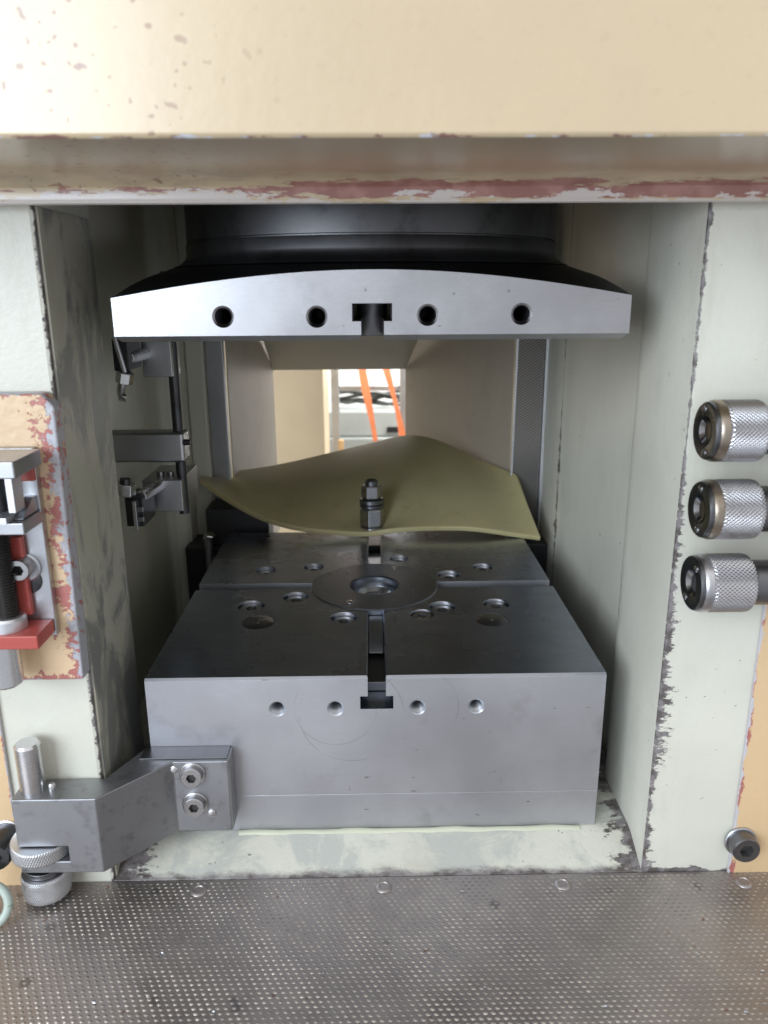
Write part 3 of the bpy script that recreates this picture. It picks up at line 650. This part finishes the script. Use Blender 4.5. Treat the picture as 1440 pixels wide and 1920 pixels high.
def knurl(o, axis, r, L, nc=44, nl=14, depth=0.0007, chamfer=0.001, name='knurl', mat='chrome', parent=None, straight=0.0, r_end=None):
    """diamond-knurled sleeve along axis from o"""
    q = Vector((0,0,1)).rotation_difference(Vector(axis).normalized()); o = Vector(o)
    na = nc*4; m = MB(); vs = []; fs = []
    nh = nl*4
    for j in range(nh+1):
        h = L*j/nh
        ce = min(1.0, min(h, L-h)/chamfer) if chamfer else 1
        for k in range(na):
            a = 2*math.pi*k/na
            u = k/4.0; v = j/4.0
            d = (abs(((u+v*(1-straight)) % 1)-.5)+abs(((u-v*(1-straight)) % 1)-.5))
            rr = r-depth*(1-d)-0.0006*(1-ce)
            vs.append(o+q @ Vector((rr*math.cos(a), rr*math.sin(a), h)))
    for j in range(nh):
        for k in range(na):
            k2 = (k+1) % na; fs.append((j*na+k, j*na+k2, (j+1)*na+k2, (j+1)*na+k))
    fs.append(tuple(range(na))[::-1]); fs.append(tuple(nh*na+k for k in range(na)))
    m.add(vs, fs); return m.build(name, mat, parent, 0, 40)
WC = (-0.2775, 0.5520)
knurl((WC[0], WC[1], -0.4472), (0, 0, 1), 0.0245, 0.0128, 72, 6, 0.0011, 0.0015, 'thumb_wheel', 'alu', br, 0.5)
MB().cyl((WC[0], WC[1], -0.4600), (WC[0], WC[1], -0.4652), 0.0165, 32).build('spacer', 'steel_dark', br, 0.0006)
knurl((WC[0], WC[1]-0.001, -0.4870), (0, 0, 1), 0.0195, 0.0215, 72, 11, 0.0011, 0.003, 'thumb_nut', 'alu', br, 0.3)

# ================================================================== THREE KNURLED ADJUSTING KNOBS (right)
def make_knob(x0, z, x_len, rot, label, ring='brass'):
    y = 0.530; r = 0.0215
    t = thing('adjusting_knob', (x0, y, z), label, 'knob', 'knurled knobs on the right column')
    # dished end cap, axis along +x from the free end
    MB().lathe([(0.0, 0.0065), (0.0035, 0.0060), (0.0070, 0.0042), (0.0100, 0.0008), (0.0112, 0.0002), (0.0190, 0.0), (0.0200, 0.0010), (0.0204, 0.0030), (0.0204, 0.006)], (x0, y, z), (1, 0, 0), 48, close=False).build('end_cap', 'cap', t, 0, 30)
    MB().lathe([(0.0, 0.0052), (0.0035, 0.0047), (0.0068, 0.0030), (0.0094, 0.0004)], (x0, y, z), (1, 0, 0), 40, close=False).build('dish', 'dish', t, 0, 60)
    for s in (-1, 1):
        a = rot+(math.pi if s < 0 else 0)
        p = (x0+0.0004, y+0.0150*math.cos(a), z+0.0150*math.sin(a))
        MB().lathe([(0.0026, 0), (0.0026, 0.0008), (0.0018, 0.0014), (0, 0.0015)], p, (-1, 0, 0), 16).build('cap_pin', 'bright', t, 0, 40)
    MB().lathe([(0.0205, 0.0032), (r-0.0003, 0.0045), (r, 0.0060), (r, 0.0090), (r-0.0006, 0.0096)], (x0, y, z), (1, 0, 0), 48).build('end_ring', ring, t, 0, 30)
    knurl((x0+0.0096, y, z), (1, 0, 0), r+0.0002, x_len, 46, 9, 0.0013, 0.0022, 'knurled_sleeve', 'chrome', t)
    e = x0+0.0096+x_len
    MB().lathe([(0.0185, 0), (0.0168, 0.003), (0.0165, 0.0045), (0.0165, 0.14)], (e-0.0002, y, z), (1, 0, 0), 40).build('shaft', 'steel_dark', t, 0, 30)
    return t
make_knob(0.2305, -0.0955, 0.0270, 1.35, 'topmost of three knurled steel knobs on the right column')
make_knob(0.2325, -0.1520, 0.0285, 1.55, 'middle of three knurled steel knobs on the right column')
make_knob(0.2325, -0.2080, 0.0300, 2.05, 'lowest of three knurled steel knobs on the right column', 'chrome')

# ================================================================== STROKE ADJUSTER (left)
ad = thing('stroke_adjuster', (-0.29, 0.55, -0.2915), 'tan chipped mounting plate with steel adjuster and threaded spindle on left column', 'adjuster')
MB().prism([(-0.36, -0.2915), (-0.2275, -0.2915), (-0.2260, -0.2895), (-0.2235, -0.0785), (-0.2315, -0.0688), (-0.36, -0.0688)], 'y', 0.5520, 0.5669).build('mounting_plate', 'plate_paint', ad, 0.0018, 35, 3)
MB().box(-0.32, -0.2390, 0.5445, 0.5518, -0.2500, -0.1060).build('channel_back', 'steel', ad, 0.0008)
MB().box(-0.32, -0.2335, 0.5000, 0.5443, -0.1180, -0.1065).build('upper_arm', 'steel', ad, 0.0010)
MB().box(-0.32, -0.2388, 0.5395, 0.5443, -0.1290, -0.1184).build('red_strip', 'red', ad, 0.0008)
MB().box(-0.32, -0.2385, 0.5130, 0.5443, -0.1605, -0.1520).build('clamp_plate', 'steel', ad, 0.0008)
MB().box(-0.32, -0.2480, 0.5100, 0.5400, -0.1518, -0.1475).build('clamp_plate', 'alu', ad, 0.0006)
MB().prism([(0.5443, -0.1515), (0.5443, -0.1405), (0.5385, -0.1405), (0.5200, -0.1515)], 'x', -0.2478, -0.2410).build('wedge_block', 'steel', ad, 0.0006)
MB().box(-0.2480, -0.2430, 0.5150, 0.5300, -0.1455, -0.1184).build('guide_post', 'alu', ad, 0.0005)
MB().cyl((-0.2640, 0.5300, -0.1475), (-0.2640, 0.5300, -0.1184), 0.0085, 24).build('spindle_head', 'black_steel', ad)
prof = []
for i in range(30): prof += [(0.0080, i*0.0022), (0.0066, i*0.0022+0.0011)]
MB().lathe(prof, (-0.2655, 0.5300, -0.2270), seg=24).build('threaded_spindle', 'thread', ad, 0, 20)
MB().lathe([(0.0125, 0), (0.0125, 0.008), (0.0110, 0.0098)], (-0.2660, 0.5290, -0.2362), seg=32).build('spindle_collar', 'alu', ad, 0, 30)
MB().box(-0.2700, -0.2530, 0.5385, 0.5443, -0.2310, -0.1700).build('red_strip', 'red', ad, 0.001)
MB().box(-0.32, -0.2400, 0.5140, 0.5443, -0.2470, -0.2364).build('lower_arm', 'red', ad, 0.0012)
MB().lathe([(0.0112, 0), (0.0122, 0.0015), (0.0122, 0.0340)], (-0.2745, 0.5300, -0.2815), seg=40).build('lower_sleeve', 'bright', ad, 0, 30)
MB().lathe([(0.0108, 0.0), (0.0108, 0.0016), (0.0095, 0.0024), (0.0072, 0.0024)], (-0.2548, 0.5444, -0.1950), (0, -1, 0), 32).build('washer', 'steel', ad, 0, 30)
MB().lathe([(0.0098, 0.0), (0.0098, 0.0008), (0.0088, 0.0012)], (-0.2545, 0.5444, -0.2055), (0, -1, 0), 32).build('slot_end', 'black_steel', ad, 0, 30)
socket_screw(ad, 'socket_screw', (-0.2552, 0.5420, -0.1930), (0, -1, 0), 0.0080, 0.0110, 'screw', 0.0042)

# ================================================================== LIMIT SWITCH ROD (recess, left of the platen)
ls = thing('limit_switch_rod', (-0.2086, 0.8390, -0.2361), 'dark switch rod with grey clamp blocks and crossbar on the left recess wall', 'switch rod')
MB().cyl((-0.2081, 0.8342, -0.2370), (-0.2081, 0.8342, 0.0190), 0.0055, 20).build('rod', 'black_steel', ls)
MB().box(-0.2828, -0.2000, 0.8200, 0.8485, -0.1771, -0.1450).build('crossbar', 'steel', ls, 0.0035, 35, 4)
MB().cyl((-0.2002, 0.8229, -0.1555), (-0.1929, 0.8229, -0.1555), 0.0032, 12).build('stop_pin', 'black', ls)
MB().box(-0.2351, -0.2052, 0.8172, 0.8532, -0.0858, -0.0455).build('clamp_block', 'steel', ls, 0.0008)
MB().box(-0.2470, -0.2048, 0.8172, 0.8949, -0.2304, -0.1958).build('clamp_block', 'steel', ls, 0.0008)
for a, b in (((-0.2313, 0.8181, -0.0621), (-0.2361, 0.7726, -0.0626)), ((-0.2288, 0.8181, -0.2013), (-0.2351, 0.7679, -0.2010))):
    MB().cyl(a, b, 0.0062, 20).build('plunger', 'bright', ls, 0.0006)
hexnut('nut', 0, 0.012, 0.0085, 'bright', ls, (-0.2384, 0.7612, -0.0858), 0.3, (0.25, -0.1, 1))
MB().tube([(-0.2389, 0.7584, -0.0853), (-0.2403, 0.7556, -0.0929), (-0.2389, 0.7527, -0.0981), (-0.2351, 0.7537, -0.0986)], 0.0042, 12).build('hook_end', 'bright', ls, 0, 60)
MB().box(-0.2465, -0.2323, 0.7612, 0.8058, -0.0739, -0.0427).build('switch_body', 'black', ls, 0.001)
MB().cyl((-0.2427, 0.7584, -0.0398), (-0.2356, 0.7584, -0.0749), 0.0024, 10).build('lever', 'alu', ls)
hexnut('nut', 0, 0.013, 0.0090, 'bright', ls, (-0.2465, 0.7612, -0.1981), 0.2, (0.1, 0, 1))
MB().cyl((-0.2470, 0.7612, -0.1858), (-0.2465, 0.7612, -0.1801), 0.0055, 14).build('bolt_end', 'black_steel', ls)
MB().box(-0.2484, -0.2304, 0.7584, 0.8011, -0.2294, -0.2000).build('switch_body', 'black_steel', ls, 0.001)
MB().box(-0.2397, -0.2361, 0.7537, 0.7579, -0.2323, -0.2019).build('lever', 'alu', ls, 0.0005)
for z in (-0.2109, -0.2209): MB().box(-0.2356, -0.2299, 0.7546, 0.7582, z-0.0025, z+0.0025).build('terminal', 'steel', ls, 0.0005)
for dx in (0, 0.011):
    MB().cyl((-0.2323+dx, 0.839, -0.1960), (-0.2323+dx, 0.839, -0.1905), 0.0042, 14).build('screw', 'screw', ls, 0.0006)

# added black boxes for shade and light blocking behind the bolster; pipe fitting
tag(MB().box(-0.262, 0.2465, 1.036, 1.10, -0.4762, -0.345).build('rear_light_block', 'black', None, 0.002), 'black block added behind the steel bolster to stop light in the slot', 'light block')
tag(MB().box(-0.2320, -0.1450, 1.045, 1.095, -0.3448, -0.2920).build('shade_box', 'black', None, 0.002), 'black box added as shade behind the bolster under the rubber sheet', 'shade box')
pf = thing('pipe_fitting', (-0.222, 1.01, -0.476), 'small bright pipe fitting beside the left rear corner of the bolster', 'fitting')
hexnut('nut', 0, 0.010, 0.0080, 'bright', pf, (-0.2215, 1.005, -0.3240), 0.2, (0.3, -0.2, 1))
MB().cyl((-0.2215, 1.005, -0.475), (-0.2215, 1.005, -0.3236), 0.0055, 16).build('pipe', 'steel', pf)

# ================================================================== SMALL HARDWARE ON THE FRONT
rs = thing('cover_screw', (0.3145, 0.5635, -0.4595), 'large grey socket cap screw at the foot of the right tan cover', 'screw')
MB().lathe([(0.0138, 0), (0.0138, 0.0015), (0.0128, 0.0022)], (0.3145, 0.5634, -0.4595), (0, -1, 0), 36).build('washer', 'steel', rs, 0, 30)
socket_screw(rs, 'head', (0.3145, 0.5612, -0.4595), (0, -1, 0), 0.0118, 0.0115, 'steel_dark', 0.0062)
lsn = thing('cover_screw', (-0.3080, 0.5635, -0.4520), 'black socket cap screw with bright washer left of the swing bracket', 'screw')
MB().lathe([(0.0165, 0), (0.0165, 0.0015), (0.0155, 0.0022)], (-0.3105, 0.5634, -0.4430), (0, -1, 0), 36).build('washer', 'bright', lsn, 0, 30)
socket_screw(lsn, 'head', (-0.3105, 0.5612, -0.4430), (0, -1, 0), 0.0128, 0.0240, 'black_steel', 0.0068)
ang = [(2*math.pi*k/28) for k in range(29)]
hs = MB().tube([(-0.3120+0.0165*math.cos(a), 0.520+0.010*math.sin(a)*0.6, -0.4735+0.0150*math.sin(a)) for a in ang], 0.0035, 12).build('hose_loop', 'hose', None, 0, 60)
tag(hs, 'pale green hose loop at the left edge resting on the tread shelf', 'hose')

# ================================================================== BEHIND THE MACHINE
cab = thing('tan_cabinet', (-0.30, 2.1, -1.2), 'tan cabinet seen through the left of the rear opening', 'cabinet')
MB().box(-0.60, -0.1300, 2.00, 2.40, -1.2, 0.3).build('body', 'tan', cab, 0.004)
MB().box(-0.60, -0.1200, 1.985, 1.999, -1.15, 0.25).build('door', 'tan', cab, 0.003)
MB().box(-0.1295, -0.1240, 2.002, 2.02, -1.15, 0.25).build('edge_trim', 'wood', cab)
lad = thing('aluminium_rack', (0.0, 2.6, -1.2), 'bright aluminium rack with uprights and rungs behind the machine', 'rack')
MB().box(-0.1324, -0.1060, 2.59, 2.63, -1.2, 0.3).build('upright', 'alu', lad, 0.003)
MB().box(0.0960, 0.1200, 2.59, 2.63, -1.2, 0.3).build('upright', 'alu', lad, 0.003)
for z in (-0.315, -0.10): MB().box(-0.1055, 0.0955, 2.60, 2.62, z-0.009, z+0.009).build('rung', 'alu', lad, 0.003)
gb = thing('grey_machine_box', (0.05, 2.85, -1.2), 'grey green equipment box standing behind the aluminium rack', 'equipment box')
MB().box(-0.16, 0.34, 2.75, 3.05, -0.505, -0.415).build('upper_case', 'grey_box', gb, 0.006)
MB().box(-0.17, 0.35, 2.73, 3.07, -1.2, -0.507).build('lower_case', 'grey_box', gb, 0.006)
MB().box(0.055, 0.110, 2.742, 2.7495, -0.490, -0.470).build('name_plate', 'black', gb, 0.001)
cb = []
for k in range(6):
    rr = random.Random(k)
    pts = [(-0.14+0.05*i, 2.80+0.03*rr.random(), -0.395+0.012*k*0.6+0.012*math.sin(i*0.9+k*1.7)+0.006*rr.random()) for i in range(10)]
    c = MB().tube(spline(pts, 40), 0.0055, 8).build('cable', 'cable', None, 0, 60)
    tag(c, 'loose dark cable lying in a tangle on top of the grey equipment box', 'cable', 'cables on the equipment box')
for n_, (a, b, lab) in enumerate((((-0.0225, -0.2000, -0.50), (0.0115, 0, 0), 'left of two orange straps hanging in front of the aluminium rack'), ((0.0545, -0.2000, -0.50), (0.1075, 0, 0), 'right of two orange straps hanging in front of the aluminium rack'))):
    xs0, z0, z1 = a; xs1 = b[0]
    m = MB(); pts = []
    N = 24
    for i in range(N+1):
        t = i/N; z = 0.10+(z1-0.06-0.10)*t
        k = (z-(-0.2573))/(-0.4987+0.2573)
        x = xs0+(xs1-xs0)*k+0.004*math.sin(t*9+n_)
        wd = 0.0105+0.003*math.sin(t*13+n_*2)
        yy = 2.55+0.010*math.sin(t*7+n_)
        pts.append([(x-wd, yy-0.0015, z), (x+wd, yy+0.002, z), (x+wd, yy+0.005, z), (x-wd, yy+0.0015, z)])
    vs = [p for q in pts for p in q]; fs = []
    for i in range(N):
        for k in range(4): fs.append((i*4+k, i*4+(k+1) % 4, i*4+4+(k+1) % 4, i*4+4+k))
    fs += [(0, 1, 2, 3), (N*4+3, N*4+2, N*4+1, N*4)]
    tag(m.add(vs, fs).build('orange_strap', 'strap', None, 0, 60), lab, 'strap', 'orange straps')
tag(MB().box(-0.1090, -0.0900, 2.50, 2.515, -1.2, -0.470).build('wooden_stick', 'wood', None, 0.003), 'thin pale wooden stick at the foot of the left rack upright', 'stick')
